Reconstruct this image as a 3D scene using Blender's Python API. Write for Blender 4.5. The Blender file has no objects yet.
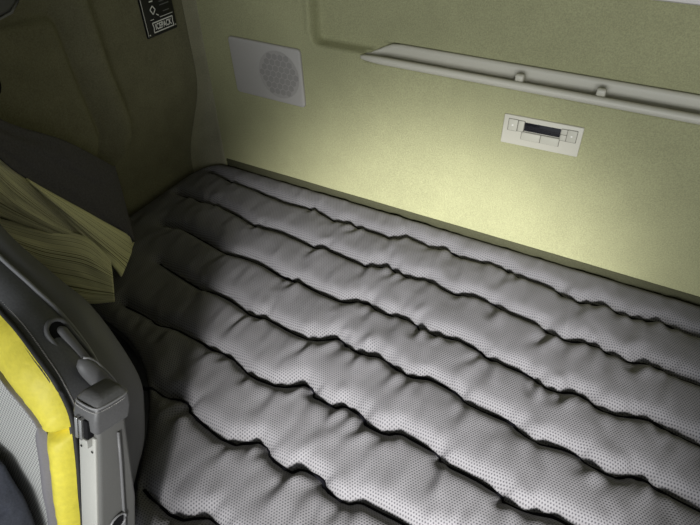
import bpy, bmesh, math, random
import numpy as np
from mathutils import Vector, Matrix, noise

random.seed(7)
np.random.seed(7)
scene = bpy.context.scene
COL = scene.collection

# ------------------------------------------------------------------ camera
cam_data = bpy.data.cameras.new('camera')
cam = bpy.data.objects.new('camera', cam_data)
COL.objects.link(cam)
PITCH, YAW, ROLL = 0.71382975, 0.50920773, -0.01752679
fw = Vector((-math.sin(YAW) * math.cos(PITCH), math.cos(YAW) * math.cos(PITCH), -math.sin(PITCH)))
rt = Vector((math.cos(YAW), math.sin(YAW), 0))
up = rt.cross(fw)
rt2 = rt * math.cos(ROLL) + up * math.sin(ROLL)
up2 = -rt * math.sin(ROLL) + up * math.cos(ROLL)
cam.matrix_world = Matrix(((rt2.x, up2.x, -fw.x, 0), (rt2.y, up2.y, -fw.y, 0), (rt2.z, up2.z, -fw.z, 1.45), (0, 0, 0, 1)))
cam_data.sensor_fit = 'HORIZONTAL'
cam_data.sensor_width = 36
cam_data.lens = 542.81 / 700 * 36
cam_data.clip_start = 0.01
scene.camera = cam

# ------------------------------------------------------------------ light
world = bpy.data.worlds.new('world')
scene.world = world
world.use_nodes = True
world.node_tree.nodes['Background'].inputs[0].default_value = (0.92, 0.96, 1.0, 1)
world.node_tree.nodes['Background'].inputs[1].default_value = 0.50


def look(o, target):
    o.rotation_euler = (Vector(target) - o.location).to_track_quat('-Z', 'Y').to_euler()


# spot added for the daylight pool on the mattress, cone shaped to its edges
beam = bpy.data.lights.new('daylight_pool_spot', 'SPOT')
beam.energy = 510
beam.color = (1.0, 0.99, 0.96)
beam.spot_size = math.radians(28)
beam.spot_blend = 0.9
beam.shadow_soft_size = 0.12
beam_o = bpy.data.objects.new('daylight_pool_spot', beam)
COL.objects.link(beam_o)
beam_o.location = (0.44, -1.06, 1.57)
look(beam_o, (-0.165, 0.515, 0.70))

# daylight through the windscreen, in front of the seats
sky = bpy.data.lights.new('windscreen_daylight', 'AREA')
sky.shape = 'RECTANGLE'
sky.size = 1.3
sky.size_y = 0.5
sky.energy = 7.5
sky.spread = math.radians(110)
sky.color = (0.95, 0.98, 1.0)
sky_o = bpy.data.objects.new('windscreen_daylight', sky)
COL.objects.link(sky_o)
sky_o.location = (0.15, -1.22, 1.32)
look(sky_o, (0.0, 0.9, 1.0))

scene.view_settings.view_transform = 'Standard'
scene.view_settings.look = 'None'
scene.view_settings.gamma = 1
scene.view_settings.use_curve_mapping = False
scene.view_settings.exposure = 0.0

# ------------------------------------------------------------------ materials
def mat(name, color, rough=0.6, spec=0.4, metal=0.0):
    m = bpy.data.materials.new(name)
    m.use_nodes = True
    b = m.node_tree.nodes['Principled BSDF']
    b.inputs['Base Color'].default_value = (*color, 1)
    b.inputs['Roughness'].default_value = rough
    b.inputs['Specular IOR Level'].default_value = spec
    b.inputs['Metallic'].default_value = metal
    return m


def nd(m, t, **kw):
    n = m.node_tree.nodes.new(t)
    for k, v in kw.items():
        setattr(n, k, v)
    return n


def lk(m, a, b):
    m.node_tree.links.new(a, b)


def add_grain(m, scale, amount, bump, dist=0.001, mottled=None, mott_amount=0.0):
    """fine colour grain and bump in object space"""
    b = m.node_tree.nodes['Principled BSDF']
    col = tuple(b.inputs['Base Color'].default_value)[:3]
    tc = nd(m, 'ShaderNodeTexCoord')
    n = nd(m, 'ShaderNodeTexNoise')
    n.inputs['Scale'].default_value = scale
    n.inputs['Detail'].default_value = 3
    lk(m, tc.outputs['Object'], n.inputs['Vector'])
    r = nd(m, 'ShaderNodeMapRange')
    r.inputs['From Min'].default_value = 0.3
    r.inputs['From Max'].default_value = 0.7
    r.inputs['To Min'].default_value = 1 - amount
    r.inputs['To Max'].default_value = 1 + amount
    lk(m, n.outputs['Fac'], r.inputs['Value'])
    fac = r.outputs['Result']
    if mottled:
        n2 = nd(m, 'ShaderNodeTexNoise')
        n2.inputs['Scale'].default_value = mottled
        n2.inputs['Detail'].default_value = 4
        lk(m, tc.outputs['Object'], n2.inputs['Vector'])
        r2 = nd(m, 'ShaderNodeMapRange')
        r2.inputs['From Min'].default_value = 0.3
        r2.inputs['From Max'].default_value = 0.7
        r2.inputs['To Min'].default_value = 1 - mott_amount
        r2.inputs['To Max'].default_value = 1 + mott_amount
        lk(m, n2.outputs['Fac'], r2.inputs['Value'])
        mu = nd(m, 'ShaderNodeMath', operation='MULTIPLY')
        lk(m, fac, mu.inputs[0])
        lk(m, r2.outputs['Result'], mu.inputs[1])
        fac = mu.outputs[0]
    v = nd(m, 'ShaderNodeVectorMath', operation='SCALE')
    v.inputs[0].default_value = col
    lk(m, fac, v.inputs['Scale'])
    lk(m, v.outputs[0], b.inputs['Base Color'])
    if bump:
        bp = nd(m, 'ShaderNodeBump')
        bp.inputs['Strength'].default_value = bump
        bp.inputs['Distance'].default_value = dist
        lk(m, n.outputs['Fac'], bp.inputs['Height'])
        lk(m, bp.outputs['Normal'], b.inputs['Normal'])
    return m


def lattice(m, pitch, dark, light, lo, hi, coord='Object', bump=0.0, axes=(0, 1), dist=0.001):
    """hexagonal lattice of small dark holes (woven spacer mesh)"""
    b = m.node_tree.nodes['Principled BSDF']
    tc = nd(m, 'ShaderNodeTexCoord')
    sep = nd(m, 'ShaderNodeSeparateXYZ')
    lk(m, tc.outputs[coord], sep.inputs[0])
    k = 2 * math.pi / (pitch * math.sqrt(3) / 2)
    outs = []
    for a in (0, 60, 120):
        c, s = math.cos(math.radians(a + 30)), math.sin(math.radians(a + 30))
        m1 = nd(m, 'ShaderNodeMath', operation='MULTIPLY')
        lk(m, sep.outputs[axes[0]], m1.inputs[0])
        m1.inputs[1].default_value = k * c
        m2 = nd(m, 'ShaderNodeMath', operation='MULTIPLY_ADD')
        lk(m, sep.outputs[axes[1]], m2.inputs[0])
        m2.inputs[1].default_value = k * s
        lk(m, m1.outputs[0], m2.inputs[2])
        m3 = nd(m, 'ShaderNodeMath', operation='COSINE')
        lk(m, m2.outputs[0], m3.inputs[0])
        outs.append(m3.outputs[0])
    a1 = nd(m, 'ShaderNodeMath', operation='ADD')
    lk(m, outs[0], a1.inputs[0]); lk(m, outs[1], a1.inputs[1])
    a2 = nd(m, 'ShaderNodeMath', operation='ADD')
    lk(m, a1.outputs[0], a2.inputs[0]); lk(m, outs[2], a2.inputs[1])
    r = nd(m, 'ShaderNodeMapRange', interpolation_type='SMOOTHSTEP')
    r.inputs['From Min'].default_value = lo
    r.inputs['From Max'].default_value = hi
    lk(m, a2.outputs[0], r.inputs['Value'])
    mx = nd(m, 'ShaderNodeMix', data_type='RGBA')
    mx.inputs['A'].default_value = (*light, 1)
    mx.inputs['B'].default_value = (*dark, 1)
    lk(m, r.outputs['Result'], mx.inputs['Factor'])
    lk(m, mx.outputs['Result'], b.inputs['Base Color'])
    if bump:
        bp = nd(m, 'ShaderNodeBump', invert=True)
        bp.inputs['Strength'].default_value = bump
        bp.inputs['Distance'].default_value = dist
        lk(m, r.outputs['Result'], bp.inputs['Height'])
        lk(m, bp.outputs['Normal'], b.inputs['Normal'])
    return m


def striped(m, base, dark, freq):
    """narrow woven stripes across the UV v direction"""
    b = m.node_tree.nodes['Principled BSDF']
    tc = nd(m, 'ShaderNodeTexCoord')
    sep = nd(m, 'ShaderNodeSeparateXYZ')
    lk(m, tc.outputs['UV'], sep.inputs[0])
    n = nd(m, 'ShaderNodeTexNoise', noise_dimensions='1D')
    mu = nd(m, 'ShaderNodeMath', operation='MULTIPLY')
    mu.inputs[1].default_value = freq
    lk(m, sep.outputs[1], mu.inputs[0])
    n.inputs['Scale'].default_value = 1.0
    n.inputs['Detail'].default_value = 3
    n.inputs['Roughness'].default_value = 0.7
    lk(m, mu.outputs[0], n.inputs['W'])
    cr = nd(m, 'ShaderNodeValToRGB')
    e = cr.color_ramp.elements
    e[0].position = 0.36; e[0].color = (*dark, 1)
    e[1].position = 0.44; e[1].color = (*base, 1)
    e2 = cr.color_ramp.elements.new(0.62); e2.color = (*[c * 0.72 for c in base], 1)
    lk(m, n.outputs['Fac'], cr.inputs['Fac'])
    lk(m, cr.outputs['Color'], b.inputs['Base Color'])
    return m


FELT = (0.328, 0.328, 0.188)
M = {}
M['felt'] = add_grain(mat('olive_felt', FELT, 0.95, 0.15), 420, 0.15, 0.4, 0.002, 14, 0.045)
M['felt_shaded'] = add_grain(mat('olive_felt_shaded', (0.17, 0.162, 0.102), 0.95, 0.15), 420, 0.18, 0.2, 0.001, 22, 0.08)  # same felt as the rear wall, darkened to paint in the side walls' shade
M['felt_trim'] = add_grain(mat('olive_grey_trim', (0.27, 0.26, 0.18), 0.9, 0.2), 500, 0.15, 0.3, 0.001, 18, 0.10)
M['foot_strip'] = add_grain(mat('dark_olive_strip', (0.055, 0.055, 0.031), 0.85, 0.2), 500, 0.2, 0.3)
M['grey_plastic'] = add_grain(mat('warm_grey_plastic', (0.50, 0.485, 0.41), 0.45, 0.4), 900, 0.03, 0.1, 0.0004)
M['speaker_plastic'] = add_grain(mat('speaker_grey_plastic', (0.40, 0.385, 0.36), 0.5, 0.4), 900, 0.03, 0.1, 0.0004)
M['speaker_disc'] = mat('speaker_disc_grey', (0.33, 0.315, 0.295), 0.6, 0.3)
M['speaker_hole'] = mat('speaker_hole_grey', (0.265, 0.255, 0.24), 0.7, 0.2)
M['cap_leather'] = add_grain(mat('cap_leather', (0.085, 0.085, 0.086), 0.45, 0.4), 420, 0.1, 0.25, 0.001)
M['gap'] = mat('panel_gap_shade', (0.16, 0.155, 0.13), 0.7, 0.2)
M['rail'] = mat('pale_rail', (0.66, 0.63, 0.60), 0.4, 0.4)
M['button'] = mat('button_grey', (0.46, 0.45, 0.38), 0.45, 0.4)
M['mark'] = mat('button_mark', (0.75, 0.74, 0.7), 0.5)
M['display'] = mat('display_glass', (0.012, 0.012, 0.015), 0.08, 0.6)
M['black_label'] = mat('black_label', (0.008, 0.008, 0.009), 0.35, 0.4)
M['label_white'] = mat('label_print', (0.85, 0.85, 0.82), 0.5)
M['label_grey'] = mat('label_dim_print', (0.16, 0.16, 0.16), 0.5)
M['mesh_fabric'] = lattice(mat('grey_spacer_mesh', (0.2, 0.2, 0.2), 0.8, 0.25), 0.0042, (0.053, 0.052, 0.059), (0.158, 0.154, 0.163), -0.2, 2.4, bump=0.4, dist=0.0012)
M['seam'] = mat('black_seam_and_shade', (0.006, 0.006, 0.009), 0.9, 0.1)
M['side_fabric'] = add_grain(mat('dark_mattress_side', (0.03, 0.03, 0.034), 0.9, 0.2), 400, 0.2, 0.3)
M['piping_dark'] = mat('dark_piping', (0.05, 0.05, 0.055), 0.7, 0.3)
M['yellow'] = add_grain(mat('yellow_leather', (0.76, 0.66, 0.075), 0.5, 0.35), 160, 0.06, 0.25, 0.002, 26, 0.05)
M['black_leather'] = add_grain(mat('black_leather', (0.085, 0.086, 0.090), 0.5, 0.35), 420, 0.1, 0.3, 0.001)
M['shell'] = add_grain(mat('charcoal_shell', (0.10, 0.10, 0.102), 0.5, 0.35), 700, 0.06, 0.2, 0.0006)
M['silver'] = mat('silver_piping', (0.20, 0.20, 0.205), 0.45, 0.4)
M['thread'] = mat('pale_thread', (0.32, 0.31, 0.30), 0.7)
M['dark_thread'] = mat('dark_thread', (0.02, 0.02, 0.02), 0.7)
M['arm_shaded'] = add_grain(mat('armrest_shaded_plastic', (0.105, 0.105, 0.10), 0.42, 0.4), 800, 0.05, 0.12, 0.0005)  # same plastic as the front, darkened for the shaded side
M['arm_lit'] = add_grain(mat('armrest_lit_plastic', (0.33, 0.33, 0.305), 0.42, 0.4), 800, 0.05, 0.12, 0.0005)  # same plastic as the body, lightened for the lit front face
M['chrome'] = mat('satin_chrome', (0.55, 0.55, 0.54), 0.25, 0.5, 0.9)
M['grey_vinyl'] = add_grain(mat('grey_vinyl', (0.21, 0.20, 0.215), 0.5, 0.35), 500, 0.06, 0.2, 0.0006)
M['seat_mesh'] = lattice(mat('seat_mesh', (0.3, 0.3, 0.3), 0.8, 0.2), 0.0042, (0.20, 0.20, 0.20), (0.56, 0.56, 0.53), -0.6, 1.8, axes=(0, 2), bump=0.3)
M['dark_void'] = mat('dark_recess', (0.008, 0.008, 0.009), 0.8, 0.1)
M['curtain_dark'] = add_grain(mat('charcoal_curtain', (0.085, 0.080, 0.086), 0.9, 0.15), 300, 0.15, 0.2)
M['lining'] = striped(mat('striped_lining', (0.3, 0.3, 0.2), 0.7, 0.3), (0.76, 0.73, 0.43), (0.11, 0.10, 0.055), 44)
M['lining_hem'] = striped(mat('striped_hem', (0.3, 0.3, 0.2), 0.7, 0.3), (0.76, 0.73, 0.43), (0.11, 0.10, 0.055), 22)
M['jacket'] = add_grain(mat('navy_jacket', (0.05, 0.054, 0.070), 0.75, 0.3), 500, 0.2, 0.3, 0.001)
M['floor'] = add_grain(mat('rubber_floor', (0.03, 0.03, 0.03), 0.8, 0.2), 60, 0.15, 0.3)
M['roof'] = add_grain(mat('roof_cloth', (0.30, 0.29, 0.20), 0.95, 0.1), 300, 0.1, 0.2)
M['base_cloth'] = add_grain(mat('bunk_base_cloth', (0.06, 0.06, 0.05), 0.9, 0.1), 300, 0.1, 0.2)

# ------------------------------------------------------------------ helpers
def tag(o, label=None, cat=None, group=None, kind=None):
    if label: o['label'] = label
    if cat: o['category'] = cat
    if group: o['group'] = group
    if kind: o['kind'] = kind
    return o


def empty(name, loc, label, cat, group=None):
    o = bpy.data.objects.new(name, None)
    o.empty_display_size = 0.05
    o.location = loc
    COL.objects.link(o)
    return tag(o, label, cat, group)


def link(name, me, m, parent=None, smooth=True):
    o = bpy.data.objects.new(name, me)
    COL.objects.link(o)
    if m is not None:
        me.materials.append(m)
    if smooth:
        for p in me.polygons:
            p.use_smooth = True
    if parent is not None:
        o.parent = parent
        # world-space meshes keep their place under an unrotated empty
        top = Vector((0, 0, 0))
        q = parent
        while q is not None:
            top += q.location
            q = q.parent
        o.location = -top
    return o


def from_data(name, verts, faces, m, parent=None, smooth=True, uvs=None):
    me = bpy.data.meshes.new(name)
    me.from_pydata([tuple(map(float, v)) for v in verts], [], [tuple(map(int, f)) for f in faces])
    me.update()
    if uvs is not None:
        ul = me.uv_layers.new(name='UVMap')
        for l in me.loops:
            ul.data[l.index].uv = uvs[l.vertex_index]
    return link(name, me, m, parent, smooth)


def from_bm(name, bm, m, parent=None, smooth=False):
    bmesh.ops.recalc_face_normals(bm, faces=bm.faces)
    me = bpy.data.meshes.new(name)
    bm.to_mesh(me)
    bm.free()
    return link(name, me, m, parent, smooth)


def sharp(o, angle=35):
    """smooth shading with hard edges kept"""
    me = o.data
    bm = bmesh.new(); bm.from_mesh(me)
    for e in bm.edges:
        if len(e.link_faces) == 2 and e.calc_face_angle(0) > math.radians(angle):
            e.smooth = False
    bm.to_mesh(me); bm.free()
    return o


def bevel(o, w, seg=3):
    md = o.modifiers.new('bevel', 'BEVEL')
    md.width = w; md.segments = seg; md.limit_method = 'ANGLE'; md.angle_limit = math.radians(30)
    md.harden_normals = False
    for p in o.data.polygons:
        p.use_smooth = True
    return o


def add_box(bm, lo, hi, mtx=None):
    vs = []
    for z in (lo[2], hi[2]):
        for y in (lo[1], hi[1]):
            for x in (lo[0], hi[0]):
                v = Vector((x, y, z))
                vs.append(bm.verts.new(mtx @ v if mtx else v))
    for f in ((0, 2, 3, 1), (4, 5, 7, 6), (0, 1, 5, 4), (2, 6, 7, 3), (0, 4, 6, 2), (1, 3, 7, 5)):
        bm.faces.new([vs[i] for i in f])


def box(name, lo, hi, m, parent=None, bv=0.0, mtx=None):
    bm = bmesh.new()
    add_box(bm, lo, hi, mtx)
    o = from_bm(name, bm, m, parent)
    if bv: bevel(o, bv)
    return o


def add_tube(bm, pts, r, seg=8, close=False):
    pts = [Vector(p) for p in pts]
    n = len(pts)
    rings = []
    for i, p in enumerate(pts):
        a = pts[i - 1] if (i > 0 or close) else pts[i]
        b = pts[(i + 1) % n] if (i < n - 1 or close) else pts[i]
        t = (b - a).normalized()
        ref = Vector((0, 0, 1)) if abs(t.z) < 0.9 else Vector((0, 1, 0))
        u = t.cross(ref).normalized(); w = u.cross(t).normalized()
        rr = r[i] if isinstance(r, (list, tuple)) else r
        rings.append([bm.verts.new(p + (u * math.cos(2 * math.pi * k / seg) + w * math.sin(2 * math.pi * k / seg)) * rr) for k in range(seg)])
    for i in range(n if close else n - 1):
        A, B = rings[i], rings[(i + 1) % n]
        for k in range(seg):
            bm.faces.new((A[k], A[(k + 1) % seg], B[(k + 1) % seg], B[k]))
    if not close:
        bm.faces.new(rings[0][::-1]); bm.faces.new(rings[-1])


def tube(name, pts, r, m, parent=None, seg=8, close=False):
    bm = bmesh.new()
    add_tube(bm, pts, r, seg, close)
    return from_bm(name, bm, m, parent, True)


def spline(pts, n):
    """Catmull-Rom through 3D points, n samples"""
    P = [np.array(p, float) for p in pts]
    P = [2 * P[0] - P[1]] + P + [2 * P[-1] - P[-2]]
    m = len(P) - 3
    out = []
    for i in range(n):
        u = i / (n - 1) * m
        k = min(int(u), m - 1); t = u - k
        a, b, c, d = P[k:k + 4]
        out.append(0.5 * ((2 * b) + (c - a) * t + (2 * a - 5 * b + 4 * c - d) * t * t + (3 * b - a - 3 * c + d) * t ** 3))
    return np.array(out)


def loft(rows):
    """rows: list of equal-length point lists -> verts, faces"""
    nr, nc = len(rows), len(rows[0])
    verts = [p for r in rows for p in r]
    faces = [(i * nc + j, i * nc + j + 1, (i + 1) * nc + j + 1, (i + 1) * nc + j) for i in range(nr - 1) for j in range(nc - 1)]
    return verts, faces


def rounded_rect(x0, z0, x1, z1, r, seg=6):
    pts = []
    for cx, cz, a0 in ((x1 - r, z1 - r, 0), (x0 + r, z1 - r, 90), (x0 + r, z0 + r, 180), (x1 - r, z0 + r, 270)):
        for k in range(seg + 1):
            a = math.radians(a0 + 90 * k / seg)
            pts.append((cx + r * math.cos(a), cz + r * math.sin(a)))
    return pts


def plate(name, outline, y_back, y_front, m, parent=None, bv=0.001, mtx=None):
    """outline in (x, z) extruded from y_back to y_front"""
    bm = bmesh.new()
    A = [bm.verts.new((x, y_back, z)) for x, z in outline]
    B = [bm.verts.new((x, y_front, z)) for x, z in outline]
    n = len(outline)
    bm.faces.new(A); bm.faces.new(B[::-1])
    for i in range(n):
        bm.faces.new((A[i], B[i], B[(i + 1) % n], A[(i + 1) % n]))
    if mtx is not None:
        bm.transform(mtx)
    o = from_bm(name, bm, m, parent)
    if bv: bevel(o, bv, 2)
    return o


def seg_dist(X, Y, pts, closed=False):
    """distance of grid points to a polyline and the nearest point on it"""
    best = np.full(X.shape, 1e9); bx = np.zeros_like(X); by = np.zeros_like(X)
    n = len(pts)
    for i in range(n if closed else n - 1):
        (ax, ay), (cx, cy) = pts[i], pts[(i + 1) % n]
        dx, dy = cx - ax, cy - ay
        L = dx * dx + dy * dy + 1e-12
        t = np.clip(((X - ax) * dx + (Y - ay) * dy) / L, 0, 1)
        px, py = ax + t * dx, ay + t * dy
        d = np.hypot(X - px, Y - py)
        k = d < best
        best[k] = d[k]; bx[k] = px[k]; by[k] = py[k]
    return best, bx, by


def inside(X, Y, pts):
    c = np.zeros(X.shape, bool)
    n = len(pts)
    for i in range(n):
        (x1, y1), (x2, y2) = pts[i], pts[(i + 1) % n]
        k = ((y1 > Y) != (y2 > Y)) & (X < (x2 - x1) * (Y - y1) / (y2 - y1 + 1e-12) + x1)
        c ^= k
    return c


def sstep(a, b, x):
    t = np.clip((x - a) / (b - a), 0, 1)
    return t * t * (3 - 2 * t)


def axis(stops, fine):
    """non-uniform grid axis: [(start, step), ... , end]"""
    out = []
    for (a, st), (b, _) in zip(stops[:-1], stops[1:]):
        n = max(1, int(round((b - a) / st)))
        out += [a + (b - a) * i / n for i in range(n)]
    out.append(stops[-1][0])
    return np.array(out)


def grid_faces(nr, nc):
    return [(i * nc + j, i * nc + j + 1, (i + 1) * nc + j + 1, (i + 1) * nc + j) for i in range(nr - 1) for j in range(nc - 1)]


def value_noise(X, Y, s, seed):
    r = np.random.RandomState(seed)
    T = r.rand(256, 256)
    u, v = X * s + 500.3, Y * s + 300.7
    i, j = np.floor(u).astype(int), np.floor(v).astype(int)
    a, b = u - i, v - j
    a, b = a * a * (3 - 2 * a), b * b * (3 - 2 * b)
    g = lambda p, q: T[p % 256, q % 256]
    return (g(i, j) * (1 - a) + g(i + 1, j) * a) * (1 - b) + (g(i, j + 1) * (1 - a) + g(i + 1, j + 1) * a) * b - 0.5

# ------------------------------------------------------------------ the setting
WALL_Y = 0.9695
CX = -0.923           # left end of the rear wall


def wall_left_x(z):
    return -0.932 - 0.058 * (1 - sstep(0.70, 0.96, z))


# rear wall with a shallow rounded recess above the shelf
ax = axis([(CX, 0.02), (-0.66, 0.003), (-0.47, 0.03), (1.2, 0.03)], None)
az = axis([(0.0, 0.03), (1.02, 0.003), (1.10, 0.03), (2.0, 0.03)], None)
GX, GZ = np.meshgrid(ax, az)
rx0, rz0, rr = -0.626, 1.052, 0.020
qx, qz = rx0 + rr - GX, rz0 + rr - GZ
sd = np.hypot(np.maximum(qx, 0), np.maximum(qz, 0)) + np.minimum(np.maximum(qx, qz), 0) - rr
tray_top = 1.052 + 0.022 * sstep(-0.506, -0.440, GX)
slot = np.maximum(np.maximum(-0.504 - GX, 1.040 - GZ), GZ - tray_top - 0.002)          # opening that takes the tray
GY = WALL_Y + 0.03 * sstep(0.0, 0.010, -sd) - 0.0025 * np.exp(-((sd - 0.004) / 0.006) ** 2)
GY = np.where(GZ < 1.075, np.maximum(GY, WALL_Y + 0.05 * sstep(0.0, 0.004, -slot)), GY)
GY += 0.0008 * value_noise(GX, GZ, 9, 3)
GY += -0.003 * np.exp(-(((GX + 0.525) ** 2 + (GZ - 1.152) ** 2) / 0.012 ** 2) ** 2)
V = np.stack([GX, GY, GZ], -1).reshape(-1, 3)
tag(from_data('wall_rear', V, [f[::-1] for f in grid_faces(len(az), len(ax))], M['felt']), kind='structure')

# left wall: leans outward below, carries a moulded panel with a rib beside it
ay = axis([(-0.3, 0.05), (0.28, 0.006), (0.40, 0.005), (0.94, 0.005)], None)
az = axis([(0.0, 0.03), (0.66, 0.006), (1.26, 0.05), (2.0, 0.05)], None)
GY, GZ = np.meshgrid(ay, az)
GX = wall_left_x(GZ)
PANEL = [(0.2, 1.19), (0.525, 1.178), (0.590, 1.173), (0.618, 1.167), (0.628, 1.150), (0.632, 1.05), (0.640, 0.925), (0.630, 0.89), (0.60, 0.84), (0.2, 0.78)]
d, _, _ = seg_dist(GY, GZ, PANEL, True)
ins = inside(GY, GZ, PANEL)
sdp = np.where(ins, -d, d)
GX = GX + 0.008 * sstep(0.0, -0.018, sdp) - 0.006 * np.exp(-(sdp / 0.005) ** 2)
RIB = [(0.655, 1.5), (0.652, 1.17), (0.655, 1.05), (0.668, 0.93), (0.660, 0.88), (0.625, 0.83)]
d2, px_, py_ = seg_dist(GY, GZ, RIB)
side = GY - np.interp(GZ, [0.83, 0.88, 0.93, 1.05, 1.17, 1.5], [0.625, 0.660, 0.668, 0.655, 0.652, 0.655])
GX = GX + np.where(ins, 0, 0.023 * sstep(0.0, 0.055, sdp) * (1 - sstep(0.034, 0.050, side)) * sstep(0.80, 0.90, GZ))
GX -= 0.18 * (1 - sstep(0.31, 0.36, GY))              # the door stands further out beside the seat
GX += 0.0012 * value_noise(GY, GZ, 11, 5) + 0.004 * value_noise(GY, GZ, 4, 8)
V = np.stack([GX, GY, GZ], -1).reshape(-1, 3)
tag(from_data('wall_left', V, grid_faces(len(az), len(ay)), M['felt_shaded']), kind='structure')

# rounded moulding in the corner between the two walls
rows = []
for z in np.linspace(0.0, 2.0, 101):
    xl = float(wall_left_x(z)) + 0.003
    k = float(1 - sstep(0.70, 0.96, z))
    a = np.array([xl, 0.934 - 0.024 * k]); c = np.array([CX + 0.001, WALL_Y - 0.001]); b = np.array([xl + 0.004, WALL_Y - 0.004])
    r = []
    for t in np.linspace(0, 1, 13):
        p = (1 - t) ** 2 * a + 2 * t * (1 - t) * b + t * t * c
        r.append((p[0], p[1], z))
    r.append((CX + 0.003, WALL_Y + 0.002, z))
    rows.append(r)
v, f = loft(rows)
tag(from_data('trim_1', v, f, M['felt_trim']), kind='structure')

# dark olive strip along the foot of the rear wall
rows = []
for x in np.linspace(-0.915, 1.19, 60):
    rows.append([(x, WALL_Y + 0.004, 0.7112), (x, WALL_Y - 0.001, 0.7098), (x, WALL_Y - 0.003, 0.7068), (x, WALL_Y - 0.002, 0.698), (x, WALL_Y - 0.003, 0.66), (x, WALL_Y + 0.004, 0.655)])
v, f = loft(rows)
tag(from_data('trim_2', v, f, M['foot_strip']), kind='structure')

tag(box('floor', (-1.1, -1.3, -0.03), (1.25, 1.0, 0.0), M['floor']), kind='structure')
tag(box('ceiling', (-1.1, -0.75, 2.0), (1.25, 1.02, 2.03), M['roof']), kind='structure')
tag(box('wall_right', (1.2, -0.3, 0.0), (1.23, 1.02, 2.0), M['felt_shaded']), kind='structure')

# ------------------------------------------------------------------ bunk base and mattress
OUTLINE0 = [(1.17, 0.115), (1.17, 0.9650), (-0.915, 0.9650), (-0.952, 0.946), (-0.969, 0.912), (-0.974, 0.86), (-0.974, 0.42), (-0.74, 0.40),
            (-0.66, 0.38), (-0.58, 0.33), (-0.513, 0.255), (-0.492, 0.222), (-0.474, 0.194), (-0.457, 0.172), (-0.436, 0.149), (-0.408, 0.130), (-0.37, 0.118), (-0.33, 0.115)]


def resample(pts, step):
    out = []
    n = len(pts)
    for i in range(n):
        a, b = np.array(pts[i]), np.array(pts[(i + 1) % n])
        k = max(1, int(np.hypot(*(b - a)) / step))
        out += [tuple(a + (b - a) * j / k) for j in range(k)]
    return out


def chaikin(pts, n=2):
    for _ in range(n):
        q = []
        for i in range(len(pts)):
            a, b = np.array(pts[i]), np.array(pts[(i + 1) % len(pts)])
            q += [tuple(a * 0.75 + b * 0.25), tuple(a * 0.25 + b * 0.75)]
        pts = q
    return pts


OUTLINE = chaikin(resample(OUTLINE0, 0.08), 2)

bm = bmesh.new()
lo = [bm.verts.new((x, y, 0.02)) for x, y in [(1.195, 0.16), (1.195, 0.960), (-0.93, 0.960), (-0.972, 0.90), (-0.972, 0.46), (-0.60, 0.40), (-0.46, 0.23), (-0.38, 0.16)]]
hi = [bm.verts.new((v.co.x, v.co.y, 0.598)) for v in lo]
bm.faces.new(lo[::-1]); bm.faces.new(hi)
for i in range(len(lo)):
    bm.faces.new((lo[i], lo[(i + 1) % len(lo)], hi[(i + 1) % len(lo)], hi[i]))
base = from_bm('bunk_base', bm, M['base_cloth'])
tag(base, kind='structure')

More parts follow.
